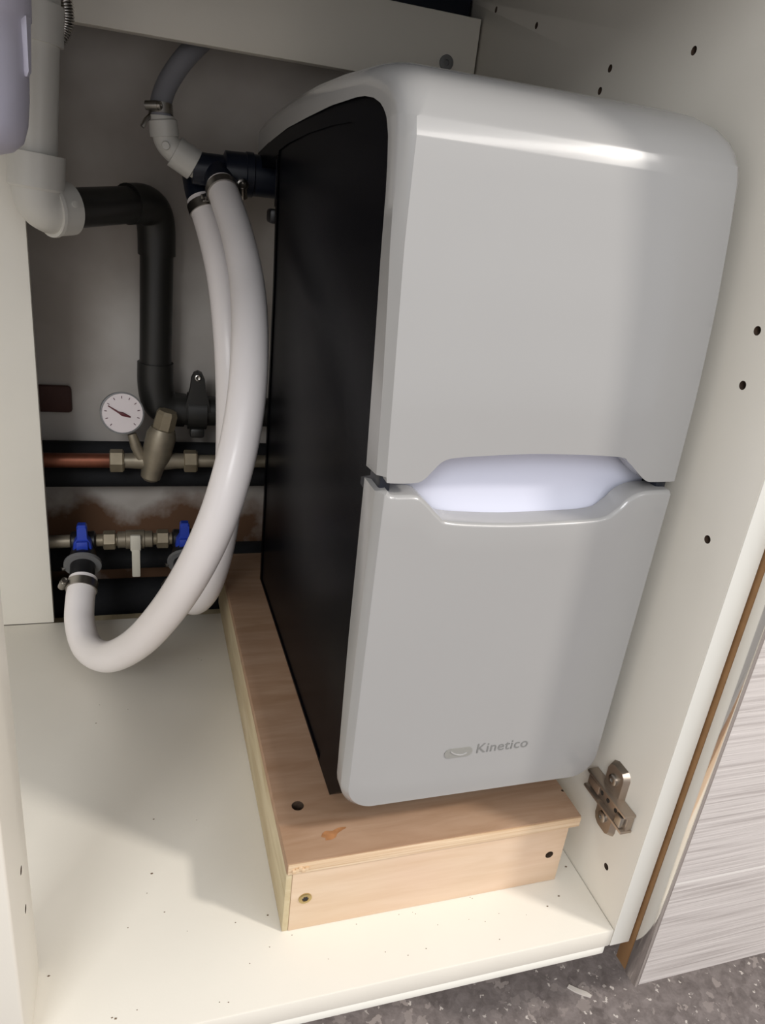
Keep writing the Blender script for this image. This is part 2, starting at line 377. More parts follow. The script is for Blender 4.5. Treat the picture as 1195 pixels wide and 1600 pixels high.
# ------------------------------------------------------------------ neighbouring unit with the embossed grey door
ku = thing('kitchen_unit', 'grey woodgrain unit door with chrome edge beside the open cabinet', 'kitchen unit', (0.3, 0.2, FLOOR))
box('carcass', (T + 0.0011, 0.0088, -T), (0.6, 0.6, Hc), M['melamine_edge'], ku, 0.001)
box('raw_door_edge', (0.0187, -0.0043, -0.0448), (0.598, 0.0083, 0.69), M['mdf'], ku, 0.0004, 'brown unfinished back of the door edge')
box('door_face', (0.0198, -0.0172, -0.0448), (0.5985, -0.0044, 0.69), M['door'], ku, 0.0006)
bm = bmesh.new()
bm_box(bm, (0.0180, -0.0176, -0.0452), (0.0196, -0.0044, 0.6905), 0.0005)
bm_box(bm, (0.0180, -0.0180, -0.0452), (0.0212, -0.0173, 0.6905), 0.0003)
from_bm('chrome_trim', bm, M['chrome'], ku, 30, label='chrome strip along the door edge')

# ------------------------------------------------------------------ wooden plinth
PH = 0.0678
pl = thing('wooden_plinth', 'pale plywood plinth box carrying the water softener', 'plinth', (-0.13, 0.28, 0))
top = box('top_board', (-0.2458, 0.0496, PH - 0.0098), (-0.0160, 0.516, PH), [M['ply_top']], pl, 0.0005)
front = box('front_board', (-0.2412, 0.0506, 0.0003), (-0.0235, 0.0680, PH - 0.0099), M['ply_front'], pl, 0.0007)
box('top_board_edge', (-0.2452, 0.0486, PH - 0.0096), (-0.0163, 0.0498, PH - 0.0006), M['ply_edge'], top, 0.0004, 'layered plywood edge')
sb = box('side_board', (-0.2457, 0.0510, 0.0003), (-0.2413, 0.514, PH - 0.0099), M['ply_side'], pl, 0.0006)
box('side_board', (-0.042, 0.069, 0.0003), (-0.024, 0.514, PH - 0.0099), M['ply_side'], pl, 0.0006)
cut(top, [((-0.2291, 0.0998, PH), (0, 0, -1), 0.0046, 0.008), ((-0.0172, 0.0768, PH), (0, 0, -1), 0.0012, 0.006)])
cut(front, [((-0.0353, 0.0506, 0.0301), (0, 1, 0), 0.0034, 0.005)])
def torx(parent, c, d):
    sc_ = lathe('wood_screw', [(-0.003, 0.002), (0.0, 0.0047), (0.0007, 0.0047), (0.0009, 0.0040), (0.0009, 0.0024), (-0.0015, 0.0022), (-0.0015, 0.0001)], c, d, M['screw'], parent, 20)
    V = []; c = Vector(c); d = Vector(d)
    for k in range(12):
        r = 0.0026 if k % 2 == 0 else 0.0015; w = math.pi * k / 6; V.append(c + d * 0.00098 + Vector((r * math.cos(w), 0, r * math.sin(w))))
    pyd('torx_recess', V, [tuple(range(12))], M['dark'], sc_, 0)
torx(front, (-0.2309, 0.0506, 0.0311), (0, -1, 0))
lathe('wood_screw', [(-0.0005, 0.0001), (-0.0005, 0.0028), (0, 0.003), (0.0004, 0.0026), (0.0004, 0.0001)], (-0.0353, 0.0546, 0.0301), (0, -1, 0), M['screw'], front, 16)
bm = bmesh.new()
for k in range(5):
    x = -0.2425 + k * 0.0022; bm_box(bm, (x, 0.0474, PH - 0.0075 + 0.001 * (k % 3)), (x + 0.0026, 0.0488, PH - 0.0045 + 0.0009 * ((k * 7) % 3)), 0.0003)
from_bm('splinter', bm, M['ply_edge'], top, 30)

# ------------------------------------------------------------------ water softener
XL, XR = -0.2115, -0.0105
ws = thing('water_softener', 'tall white and charcoal water softener standing on the plinth', 'water softener', (-0.11, 0.28, PH))
def interp(tab, z):
    if z <= tab[0][0]: return tab[0][1]
    for (a, fa), (b, fb) in zip(tab, tab[1:]):
        if z <= b: return fa + (fb - fa) * (z - a) / (b - a)
    return tab[-1][1]
front_y = [(0.10, 0.0535), (0.345, 0.053), (0.40, 0.0545), (0.45, 0.0578), (0.495, 0.0628), (0.517, 0.0662)]
rear_y = [(0.10, 0.0672), (0.1158, 0.0688), (0.2268, 0.0766), (0.335, 0.0797), (0.407, 0.0806), (0.4667, 0.0825)]
def wide(z): return 0.004 * max(0.0, min(1.0, (z - 0.345) / 0.12))   # the shell widens a little towards the top left
up_edge = [(-0.2115, 0.3475), (-0.2070, 0.3442), (-0.190, 0.3440), (-0.1844, 0.3466), (-0.1806, 0.3510), (-0.1746, 0.3570), (-0.1643, 0.3593), (-0.1356, 0.3611), (-0.1094, 0.3619), (-0.0613, 0.3605), (-0.052, 0.3568), (-0.0424, 0.3492), (-0.0358, 0.3448), (-0.030, 0.3442), (-0.0105, 0.3445)]
lo_edge = [(-0.2115, 0.3372), (-0.2070, 0.3341), (-0.193, 0.3338), (-0.1865, 0.3307), (-0.1763, 0.3215), (-0.1675, 0.3172), (-0.1324, 0.3149), (-0.1009, 0.3151), (-0.0601, 0.3171), (-0.0469, 0.3238), (-0.0403, 0.3307), (-0.0307, 0.3349), (-0.0159, 0.3358), (-0.0105, 0.3358)]
def smooth_edge(tab, n=6):
    pts = catmull([(x, 0, z) for x, z in tab], n); return [(p.x, p.z) for p in pts]
UE = smooth_edge(up_edge); LE = smooth_edge(lo_edge)

def upper_shell():
    stations = [((0.066, 0.517), (0.0905, 0.517)), ((0.0663, 0.5180), (0.0912, 0.5182)), ((0.0692, 0.5260), (0.0962, 0.5255)), ((0.0697, 0.5272), (0.0972, 0.5265)), ((0.0735, 0.5335), (0.1005, 0.5287)), ((0.079, 0.5390), (0.104, 0.5307)), ((0.089, 0.5458), (0.1105, 0.5335)), ((0.105, 0.5520), (0.124, 0.5368)), ((0.126, 0.5562), (0.142, 0.539)), ((0.15, 0.5588), (0.16, 0.5398)), ((0.225, 0.5620), (0.225, 0.5398)), ((0.30, 0.5630), (0.30, 0.5372)), ((0.38, 0.5615), (0.38, 0.5338)), ((0.46, 0.5575), (0.46, 0.527)), ((0.515, 0.5530), (0.515, 0.5205)), ((0.543, 0.5490), (0.545, 0.5170))]
    low_n = 14
    nb = 8   # points in each side rounding
    inner_x = [x for x, z in UE]
    # columns: left wall inner edge, left rounding (nb), interior, right rounding (nb), right wall inner edge
    def bev(k):  # rounding half-width (x) and depth (inward) along the profile
        t = max(0.0, min(1.0, k)); return 0.0042 + 0.0178 * t ** 1.5, 0.0055 + 0.0095 * t
    rows = []
    def row(outer_fn, inner, t):
        bx, bd = bev(t); r = []
        cen = outer_fn(UE[0][0]); X0 = XL - wide(cen[1]); nin = Vector((0, inner[0] - cen[0], inner[1] - cen[1])); L = nin.length; nin.normalize()
        # left wall
        r.append(Vector((X0 + 0.0004, inner[0], inner[1])))
        y0, z0 = outer_fn(UE[0][0])
        for k in range(nb):
            a = (math.pi / 2) * k / (nb - 1)
            q = k / (nb - 1); w = max(0.0, min(1.0, (t - 0.1) / 0.6)); fx = q * (1 - w) + (1 - math.cos(a)) * w; fd = (1 - q) * (1 - w) + (1 - math.sin(a)) * w
            r.append(Vector((X0 + bx * fx, y0, z0)) + nin * (min(bd, 0.8 * L) * fd))
        xs = [X0 + bx + (XR - X0 - 2 * bx) * (x - UE[0][0]) / (UE[-1][0] - UE[0][0]) for x in inner_x[1:-1]]
        for x in xs:
            y, z = outer_fn(x); r.append(Vector((x, y, z)))
        y0, z0 = outer_fn(UE[-1][0])
        for k in range(nb):
            a = (math.pi / 2) * (1 - k / (nb - 1))
            q = 1 - k / (nb - 1); fx = q * (1 - w) + (1 - math.cos(a)) * w; fd = (1 - q) * (1 - w) + (1 - math.sin(a)) * w
            r.append(Vector((XR - bx * fx, y0, z0)) + nin * (min(bd, 0.8 * L) * fd))
        r.append(Vector((XR - 0.0006, inner[0], inner[1])))
        return r
    def edge_z(x): return interp(UE, x)
    for i in range(low_n):
        s = i / low_n
        def fn(x, s=s):
            z = edge_z(x) * (1 - s) + 0.517 * s; return (interp(front_y, z), z)
        zi = 0.3445 * (1 - s) + 0.516 * s
        rows.append(row(fn, (interp(rear_y + [(0.4972, 0.0852), (0.516, 0.0903)], zi), zi), 0.30 * s ** 2))
    for i, (o, inn) in enumerate(stations):
        rows.append(row(lambda x, o=o: o, inn, 0.30 + 0.7 * max(0.0, min(1, (i - 2) / 5))))
    nc = len(rows[0]); V = [p for r in rows for p in r]; F = []
    for i in range(len(rows) - 1):
        for k in range(nc - 1): F.append((i * nc + k, i * nc + k + 1, (i + 1) * nc + k + 1, (i + 1) * nc + k))
    # lip at the bottom edge, turned back into the shell
    b = len(V)
    for k in range(nc):
        p = rows[0][k]; V.append(p + Vector((0, 0.0 if k in (0, nc - 1) else 0.016, 0.0005)))
    for k in range(nc - 1): F.append((k, k + 1, b + k + 1, b + k))
    # back end wall of the cover
    F.append(tuple((len(rows) - 1) * nc + k for k in range(nc)))
    return pyd('upper_cover', V, F, M['soft_white'], ws, 32)
upper_shell()

def lower_panel():
    b = 0.0045; R0 = 0.021; zb = 0.1015
    cols = []
    for x, z in LE:
        xx = XL + b + (XR - XL - 2 * b) * (x - LE[0][0]) / (LE[-1][0] - LE[0][0]); cols.append((xx, z))
    # denser columns at the corners
    ex = []
    for k in range(1, 8): ex.append(R0 * (1 - math.cos(k / 8 * math.pi / 2)))
    xl, xr = XL + b, XR - b
    xs = sorted({round(c[0], 6) for c in cols} | {round(xl + e, 6) for e in ex} | {round(xr - e, 6) for e in ex})
    def topz(x):
        u = LE[0][0] + (x - xl) / (xr - xl) * (LE[-1][0] - LE[0][0]); return interp(LE, u)
    Rb = R0 - b * 0.5
    def botz(x):
        d = min(x - xl, xr - x)
        if d >= Rb: return zb + b
        return zb + b + Rb - math.sqrt(max(0, Rb * Rb - (Rb - d) ** 2))
    nr = 12; V = []; F = []; nc = len(xs)
    for j in range(nr + 1):
        for x in xs:
            t = j / nr; z = botz(x) * (1 - t) + topz(x) * t; V.append(Vector((x, interp(front_y, z), z)))
    for j in range(nr):
        for k in range(nc - 1): F.append((j * nc + k, j * nc + k + 1, (j + 1) * nc + k + 1, (j + 1) * nc + k))
    loop = [k for k in range(nc)] + [j * nc + nc - 1 for j in range(1, nr + 1)] + [nr * nc + k for k in range(nc - 2, -1, -1)] + [j * nc for j in range(nr - 1, 0, -1)]
    n = len(loop)
    def nrm(i):
        a = V[loop[i - 1]]; c = V[loop[(i + 1) % n]]; d = c - a; v = Vector((d.z, 0, -d.x)); return v.normalized()
    is_top = lambda i: loop[i] >= nr * nc and V[loop[i]].x > xl + 1e-6 and V[loop[i]].x < xr - 1e-6
    rings = []
    for off, dy in ((0.08, 0.02), (0.94, 0.9), (1.0, 1.12)):
        ring = []
        for i in range(n):
            p = V[loop[i]]; w = b if not is_top(i) else 0.0022
            q = p + nrm(i) * (w * off); q.y += (0.0055 if not is_top(i) else 0.002) * dy; ring.append(len(V)); V.append(q)
        rings.append(ring)
    ring = []
    for i in range(n):
        q = V[rings[-1][i]].copy(); q.y = interp(rear_y, q.z) if not is_top(i) else q.y + 0.016; ring.append(len(V)); V.append(q)
    rings.append(ring)
    prev = loop
    for r in rings:
        for i in range(n): F.append((prev[i], prev[(i + 1) % n], r[(i + 1) % n], r[i]))
        prev = r
    return pyd('lower_front_panel', V, F, M['soft_white'], ws, 32)
lower_panel()

def recess():
    V = []; F = []; nx, nz_ = 40, 20; x0, x1, z0, z1 = XL + 0.010, XR - 0.008, 0.300, 0.378
    for j in range(nz_ + 1):
        for i in range(nx + 1):
            u = i / nx; v = j / nz_; x = x0 + (x1 - x0) * u; z = z0 + (z1 - z0) * v
            e = min(1, max(0, (u - 0.08) / 0.16)) * min(1, max(0, (0.93 - u) / 0.14)); e = e * e * (3 - 2 * e)
            V.append(Vector((x, 0.0768 - 0.0125 * e * abs(2 * v - 1) ** 2.4, z)))
    for j in range(nz_):
        for i in range(nx): F.append((j * (nx + 1) + i, j * (nx + 1) + i + 1, (j + 1) * (nx + 1) + i + 1, (j + 1) * (nx + 1) + i))
    o = pyd('handle_recess', V, F, M['recess'], ws, 60, 'pale lilac hand recess between the two front panels')
    md = o.modifiers.new('thick', 'SOLIDIFY'); md.thickness = 0.002; md.offset = -1
recess()

# dark tank body: outline in (y, z), a raised rim around a glossy side
def body():
    out = [(0.105, PH + 0.0012), (0.084, 0.092), (0.072, 0.115), (0.0755, 0.227), (0.0785, 0.335), (0.0795, 0.407), (0.0812, 0.4667), (0.084, 0.497), (0.0895, 0.517), (0.0975, 0.5285), (0.110, 0.5345), (0.142, 0.5395), (0.16, 0.5405), (0.225, 0.5405), (0.30, 0.538), (0.38, 0.5345), (0.46, 0.5278), (0.515, 0.5212), (0.543, 0.5178), (0.541, 0.500), (0.50, 0.506), (0.43, 0.514), (0.4275, 0.40), (0.448, PH + 0.0012)]
    inn = [(0.140, PH + 0.004), (0.133, 0.10), (0.133, 0.13), (0.138, 0.227), (0.144, 0.335), (0.147, 0.407), (0.149, 0.4667), (0.150, 0.49), (0.152, 0.510), (0.156, 0.518), (0.161, 0.5235), (0.168, 0.5272), (0.180, 0.5284), (0.225, 0.5287), (0.30, 0.5268), (0.38, 0.522), (0.419, 0.5178), (0.42, 0.5176), (0.4205, 0.5174), (0.421, 0.516), (0.4212, 0.5145), (0.4215, 0.513), (0.4215, 0.40), (0.441, PH + 0.004)]
    xl, xr = 0.0, 1.0; n = len(out); V = []; F = []
    def yaw(x, y, z=0.3): return (-0.2035 - 0.0085 * (z - PH) / 0.46) - 0.008 * (y - 0.08) if x < 0.5 else -0.0165 - 0.008 * (y - 0.08)
    for s, x in ((0, xl), (1, xr)):
        for y, z in out: V.append((yaw(x, y, z), y, z))
        dx = 0.0013 if s == 0 else -0.0013
        for y, z in inn: V.append((yaw(x, y, z), y, z))
        for y, z in inn: V.append((yaw(x, y, z) + dx, y + 0.0012, z))
    B = 3 * n
    for i in range(n):
        k = (i + 1) % n
        F.append((i, k, B + k, B + i))
        for o in (0, B):
            F.append((o + i, o + k, o + n + k, o + n + i)); F.append((o + n + i, o + n + k, o + 2 * n + k, o + 2 * n + i))
    F.append(tuple(2 * n + i for i in range(n))); F.append(tuple(B + 2 * n + i for i in range(n)))
    return pyd('tank_body', V, F, M['soft_dark'], ws, 25)
body()
for x in (-0.19, -0.035):
    for y in (0.17, 0.42): lathe('foot', [(0, 0.012), (0.005, 0.013)], (x, y, PH), (0, 0, 1), M['clip_black'], ws, 20)
# navy blocks added as depth shade at both ends of the split slot
for xa, xb in ((XL + 0.003, XL + 0.010), (XR - 0.011, XR - 0.003)):
    box('slot_shade_block', (xa, 0.0605, 0.325), (xb, 0.098, 0.352), M['navy'], ws, 0.002)
# rear bracket and clip by the valve
bm = bmesh.new(); bm_box(bm, (-0.2125, 0.4285, 0.47), (-0.200, 0.444, 0.512), 0.001); bm_box(bm, (-0.216, 0.444, 0.455), (-0.203, 0.466, 0.468), 0.003)
from_bm('rear_clip', bm, M['clip_black'], ws)

# badge and name on the lower panel
def text_mesh(body, size, loc, material, parent, name, ext=0.0002):
    cu = bpy.data.curves.new('lettering', 'FONT'); cu.body = body; cu.size = size; cu.extrude = ext; cu.space_character = 1.05
    o = bpy.data.objects.new('lettering', cu); COL.objects.link(o)
    bpy.context.view_layer.update()
    me = bpy.data.meshes.new_from_object(o.evaluated_get(bpy.context.evaluated_depsgraph_get()))
    bpy.data.objects.remove(o, do_unlink=True); bpy.data.curves.remove(cu)
    me.transform(Matrix.Translation(loc) @ Matrix.Rotation(math.radians(90), 4, 'X'))
    return finish(name, me, material, parent, 0)
yf = interp(front_y, 0.143)
text_mesh('Kinetico', 0.0115, (-0.1175, yf - 0.0001, 0.1412), M['logo'], ws, 'brand_lettering')
def pill(x0, x1, z0, z1, y, th, n=10):
    r = (z1 - z0) / 2; pts = []
    for k in range(n + 1): a = math.pi / 2 + math.pi * k / n; pts.append((x0 + r + r * math.cos(a), z0 + r + r * math.sin(a)))
    for k in range(n + 1): a = -math.pi / 2 + math.pi * k / n; pts.append((x1 - r + r * math.cos(a), z0 + r + r * math.sin(a)))
    m = len(pts); V = [(a, y, b) for a, b in pts] + [(a, y - th, b) for a, b in pts]
    F = [tuple(range(m)), tuple(range(m, 2 * m))] + [(i, (i + 1) % m, m + (i + 1) % m, m + i) for i in range(m)]
    return V, F
V, F = pill(-0.1412, -0.1203, 0.1398, 0.1478, yf + 0.0002, 0.0007)
bd = pyd('badge', V, F, M['badge'], ws, 30)
tube('badge_swirl', catmull([(-0.137, yf - 0.0006, 0.1458), (-0.1335, yf - 0.0006, 0.1432), (-0.1285, yf - 0.0006, 0.1418), (-0.1245, yf - 0.0006, 0.1432)], 6), 0.0005, M['soft_white'], bd, 8)

# ------------------------------------------------------------------ hoses
H1 = [(-0.2553, 0.5068, 0.4817), (-0.2448, 0.4466, 0.4454), (-0.2437, 0.3801, 0.4131), (-0.2471, 0.3319, 0.3927), (-0.2507, 0.2935, 0.3682), (-0.2548, 0.2647, 0.3389), (-0.2608, 0.2472, 0.3077), (-0.27, 0.2307, 0.2762), (-0.2804, 0.2246, 0.2412), (-0.296, 0.2292, 0.2001), (-0.3168, 0.2529, 0.1462), (-0.3413, 0.2894, 0.0921), (-0.3698, 0.3358, 0.0439), (-0.3937, 0.3873, 0.024), (-0.4029, 0.4247, 0.0361), (-0.4015, 0.4537, 0.0507), (-0.399, 0.4754, 0.0627)]
H2 = [(-0.2713, 0.5463, 0.4669), (-0.2616, 0.53, 0.4382), (-0.2512, 0.4913, 0.393), (-0.2473, 0.4581, 0.3346), (-0.2456, 0.4366, 0.2462), (-0.2466, 0.4312, 0.1763), (-0.2537, 0.4264, 0.121), (-0.2673, 0.415, 0.0715), (-0.2823, 0.4221, 0.0496), (-0.2914, 0.4445, 0.0537), (-0.2926, 0.4629, 0.0683)]
HR = 0.0152
def smooth_path(P, it=2):
    P = [Vector(p) for p in P]
    for _ in range(it): P = [P[0]] + [(P[i - 1] + P[i] * 2 + P[i + 1]) / 4 for i in range(1, len(P) - 1)] + [P[-1]]
    return P
h1 = thing('softener_hose', 'thick white hose looping forward over the cabinet floor in front', 'hose', (-0.38, 0.36, 0.0), 'softener hoses')
p1 = catmull(smooth_path(H1, 1), 8); tube('hose_tube', p1, HR, M['hose'], h1, 28)
h2 = thing('softener_hose', 'white hose hanging behind the big forward loop, beside the plinth', 'hose', (-0.28, 0.42, 0.0), 'softener hoses')
p2 = catmull(smooth_path(H2, 1), 8); tube('hose_tube', p2, HR, M['hose'], h2, 28)
worm_clamp(h1, p1[1], p1[2] - p1[0], HR + 0.0003, 0.010, (1, -0.3, 0))
worm_clamp(h1, p1[-4], p1[-3] - p1[-5], HR + 0.0003, 0.010, (-1, -0.6, 0))
worm_clamp(h2, p2[2], p2[3] - p2[1], HR + 0.0003, 0.010, (0.3, -1, -0.2))
worm_clamp(h2, p2[-4], p2[-3] - p2[-5], HR + 0.0003, 0.010, (-1, -0.6, 0))

# grey drain hose rising behind the rail
dh = thing('drain_hose', 'grey drain hose rising behind the white rear rail', 'hose', (-0.312, 0.53, 0.54))
pd_ = catmull([(-0.3112, 0.53, 0.5345), (-0.3120, 0.532, 0.549), (-0.3055, 0.539, 0.5675), (-0.2925, 0.547, 0.588), (-0.2765, 0.557, 0.607), (-0.258, 0.567, 0.625), (-0.235, 0.574, 0.645), (-0.21, 0.578, 0.66)], 6)
tube('hose_tube', pd_, 0.0100, M['grey_hose'], dh, 24)
bnd = worm_clamp(dh, pd_[4], pd_[6] - pd_[2], 0.0104, 0.009, (-0.5, -1, 0.2))
tube('clamp_tail', [(-0.3215, 0.527, 0.5375), (-0.326, 0.523, 0.533), (-0.3295, 0.521, 0.526)], 0.0022, M['steel'], bnd, 8)

# white elbow joint between drain hose and valve
we = thing('drain_elbow', 'white plastic double elbow joining drain hose and dark valve', 'pipe elbow', (-0.30, 0.53, 0.5))
tube('elbow_bend', catmull([(-0.3112, 0.53, 0.5385), (-0.3105, 0.53, 0.528), (-0.3065, 0.53, 0.516), (-0.298, 0.53, 0.508), (-0.287, 0.53, 0.502), (-0.2775, 0.531, 0.4972)], 6), 0.0118, M['pvc'], we, 24)
lathe('elbow_socket', [(0, 0.0122), (0, 0.0140), (0.014, 0.0140), (0.015, 0.0128)], (-0.3085, 0.53, 0.5205), (-0.16, 0, 1), M['pvc'], we, 24)
lathe('elbow_socket', [(0, 0.012), (0, 0.0152), (0.022, 0.0152), (0.023, 0.0128)], (-0.2995, 0.53, 0.5088), (0.88, 0.02, -0.47), M['pvc'], we, 24)
lathe('moulding_dot', [(0, 0.004), (0.0012, 0.0036), (0.0014, 0.0005)], (-0.3080, 0.5172, 0.5125), (-0.2, -1, -0.1), M['pvc'], we, 14)

# bypass valve: navy body along x behind the softener, two ports to the hoses
bv = thing('bypass_valve', 'dark navy bypass valve behind the softener top, above both hoses', 'valve', (-0.25, 0.53, 0.47))
lathe('valve_body', [(0, 0.010), (0, 0.0155), (0.030, 0.0155), (0.032, 0.0200), (0.052, 0.0205), (0.053, 0.0215), (0.060, 0.0215), (0.061, 0.0200), (0.10, 0.0200)], (-0.282, 0.5315, 0.4960), (1, 0, 0), M['navy'], bv, 32)
for hp_, dd in ((p1, 0), (p2, 0)):
    a = Vector(hp_[0]); d = (Vector(hp_[3]) - a).normalized()
    tube('valve_port', [a - d * 0.022 + Vector((0.0, 0.006, 0.004)), a - d * 0.010, a + d * 0.002], [0.0135, 0.0145, 0.0150], M['navy'], bv, 24)
lathe('valve_spindle', [(0, 0.006), (0.006, 0.006), (0.007, 0.004), (0.007, 0.0005)], (-0.2355, 0.512, 0.486), (0.2, -1, -0.1), M['steel'], bv, 16)

# ------------------------------------------------------------------ waste pipes
wp = thing('white_waste_pipe', 'white vertical waste pipe with elbow at the upper left', 'waste pipe', (-0.415, 0.455, 0.43))
X0, X1 = -0.4178, -0.4000
ptop = Vector((-0.4025, 0.458, 0.69)); pbot = Vector((-0.4172, 0.456, 0.4905))
ax = (pbot - ptop).normalized()
lathe('pipe', [(0, 0.0168), ((pbot - ptop).length + 0.01, 0.0168)], ptop, ax, M['pvc'], wp, 32)
tcpl = (0.69 - 0.604) / 0.1995
lathe('coupling', [(0, 0.0165), (0, 0.0198), (0.0285, 0.0198), (0.0285, 0.0165)], ptop.lerp(pbot, 0.437), ax, M['pvc'], wp, 32)
el = catmull([tuple(pbot), (-0.4185, 0.456, 0.468), (-0.4165, 0.4575, 0.4535), (-0.4105, 0.462, 0.4475), (-0.4035, 0.4675, 0.4475), (-0.3985, 0.4715, 0.4480)], 8)
tube('elbow', el, 0.0212, M['pvc'], wp, 32)
lathe('elbow_socket', [(0, 0.018), (0, 0.0232), (0.027, 0.0232), (0.029, 0.0215)], pbot + Vector((0.0001, 0, 0.001)), ax, M['pvc'], wp, 32)
dout = (Vector(el[-1]) - Vector(el[-8])).normalized()
lathe('elbow_socket', [(0, 0.021), (0, 0.0238), (0.003, 0.0242), (0.003, 0.0232), (0.021, 0.0230), (0.022, 0.019)], Vector(el[-1]) - dout * 0.016, dout, M['pvc'], wp, 32)
lathe('moulding_dot', [(0, 0.003), (0.0012, 0.0028), (0.0015, 0.0005)], Vector(el[-1]) - dout * 0.003 + Vector((0.013, -0.0185, 0.006)), (0.5, -0.85, 0.2), M['pvc'], wp, 14)

bp_ = thing('black_waste_pipe', 'black waste pipe running from white elbow down the back wall', 'waste pipe', (-0.3165, 0.575, 0.23))
br = 0.0178
A = Vector(el[-1]) - dout * 0.004
tube('pipe', [A, A.lerp(Vector((-0.333, 0.560, 0.4555)), 0.5), (-0.333, 0.560, 0.4555)], br, M['black_pvc'], bp_, 28)
tube('elbow', catmull([(-0.3445, 0.546, 0.4550), (-0.329, 0.563, 0.4555), (-0.3195, 0.575, 0.4480), (-0.3160, 0.580, 0.4320), (-0.3155, 0.582, 0.405)], 8), br + 0.0022, M['black_pvc'], bp_, 28)
tube('pipe', [(-0.3155, 0.582, 0.41), (-0.3165, 0.582, 0.35), (-0.318, 0.582, 0.275)], br, M['black_pvc'], bp_, 28)
tube('elbow', catmull([(-0.3178, 0.582, 0.286), (-0.318, 0.582, 0.260), (-0.314, 0.582, 0.240), (-0.302, 0.583, 0.231), (-0.285, 0.584, 0.229)], 8), br + 0.0024, M['black_pvc'], bp_, 28)
tube('pipe', [(-0.296, 0.584, 0.229), (-0.26, 0.584, 0.229), (-0.15, 0.584, 0.229)], br, M['black_pvc'], bp_, 28)
clip = multi('pipe_clip', [lathe_geo([(-0.011, 0.0185), (-0.011, 0.0222), (0.011, 0.0222), (0.011, 0.0185)], (-0.2705, 0.584, 0.229), (1, 0, 0), 28)], M['black_pvc'], bp_)
V = []
tabp = [(-0.0155, 0.234), (0.0155, 0.234), (0.0125, 0.248), (0.0088, 0.262), (0.0075, 0.274), (0.0045, 0.2805), (0, 0.2825), (-0.0045, 0.2805), (-0.0075, 0.274), (-0.0088, 0.262), (-0.0125, 0.248)]
for yy in (0.566, 0.576):
    for a, b in tabp: V.append((-0.2705 + a, yy, b - 0.002))
n = len(tabp); pyd('clip_tab', V, [tuple(range(n)), tuple(range(n, 2 * n))] + [(i, (i + 1) % n, n + (i + 1) % n, n + i) for i in range(n)], M['black_pvc'], clip, 30)
box('clip_foot', (-0.279, 0.567, 0.199), (-0.262, 0.578, 0.211), M['black_pvc'], clip, 0.003)
lathe('clip_screw', [(0, 0.0038), (0.0012, 0.0036), (0.0016, 0.0025), (0.0009, 0.0012), (0.0009, 0.0002)], (-0.2707, 0.566, 0.2735), (0, -1, 0.1), M['steel'], clip, 16)

# ------------------------------------------------------------------ pressure reducing valve with gauge
py, pz = 0.552, 0.1757
prv = thing('pressure_valve', 'dull brass pressure reducing valve with round gauge on back wall', 'valve', (-0.318, py, 0.15))
lathe('valve_tube', [(-0.042, 0.0085), (-0.020, 0.0095), (0.0, 0.012), (0.020, 0.0095), (0.042, 0.0085)], (-0.318, py, pz), (1, 0, 0), M['bronze'], prv, 24)
bd_ = Vector((0.24, 0, 0.97)).normalized()
lathe('valve_bonnet', [(-0.024, 0.007), (-0.020, 0.0115), (-0.006, 0.013), (0.006, 0.0165), (0.034, 0.0170), (0.042, 0.014)], (-0.3205, py - 0.003, pz), bd_, M['bronze'], prv, 24)
lathe('valve_cap', [(0, 0.0118), (0.003, 0.0130), (0.020, 0.0125), (0.024, 0.0105)], Vector((-0.3205, py - 0.003, pz)) + bd_ * 0.040, bd_, M['brass'], prv, 8, smooth=20)
for x in (-0.362, -0.279):
    lathe('compression_nut', [(-0.008, 0.0115), (-0.007, 0.0135), (0.006, 0.0135), (0.008, 0.0115)], (x, py, pz), (1, 0, 0), M['brass'], prv, 6, smooth=20)
tube('gauge_stem', [(-0.335, py - 0.004, pz + 0.006), (-0.341, py - 0.006, pz + 0.020), (-0.345, py - 0.004, pz + 0.034)], [0.0062, 0.0062, 0.005], M['bronze'], prv, 16)
gd = Vector((0.12, -0.97, 0.2)).normalized(); gc = Vector((-0.3552, py - 0.004, 0.2345))
ga = lathe('gauge_case', [(-0.016, 0.012), (-0.015, 0.0225), (0.004, 0.0238), (0.0055, 0.0236), (0.0058, 0.0222), (0.003, 0.0216), (0.003, 0.001)], gc, gd, M['grey_cap'], prv, 36)
lathe('gauge_dial', [(0.0030, 0.0222), (0.0048, 0.0222)], gc, gd, M['dial'], ga, 36)
gu = (Vector((0, 0, 1)) - gd * gd.z).normalized(); gr = gu.cross(gd)
if gr.x < 0: gr = -gr
def on_dial(u, v, h=0.0052): return gc + gd * h + gr * u + gu * v
tube('gauge_needle', [on_dial(-0.0150, 0.0085), on_dial(-0.004, 0.001), on_dial(0.0, -0.001), on_dial(0.0085, -0.0045)], [0.0006, 0.0011, 0.0024, 0.0009], M['needle'], ga, 8)
gm = []
for k in range(11):
    a = math.radians(-45 + 27 * k); 
    gm.append(tube_geo([on_dial(0.0165 * math.cos(a), 0.0165 * math.sin(a), 0.0049), on_dial(0.0192 * math.cos(a), 0.0192 * math.sin(a), 0.0049)], 0.0005, 6))
multi('gauge_scale', gm, M['mark'], ga, 30)

cp = thing('copper_pipe', 'tarnished copper pipe entering the pressure valve from the left', 'pipe', (-0.43, py, pz - 0.011))
tube('pipe', [(-0.56, py, pz), (-0.45, py, pz), (-0.368, py, pz)], 0.0085, M['copper'], cp, 20)
cp2 = thing('copper_pipe', 'short pipe leaving the pressure valve on the right behind the hoses', 'pipe', (-0.24, py, pz - 0.011))
tube('pipe', [(-0.272, py, pz), (-0.2, py, pz), (-0.05, py, pz)], 0.0075, M['bronze'], cp2, 20)

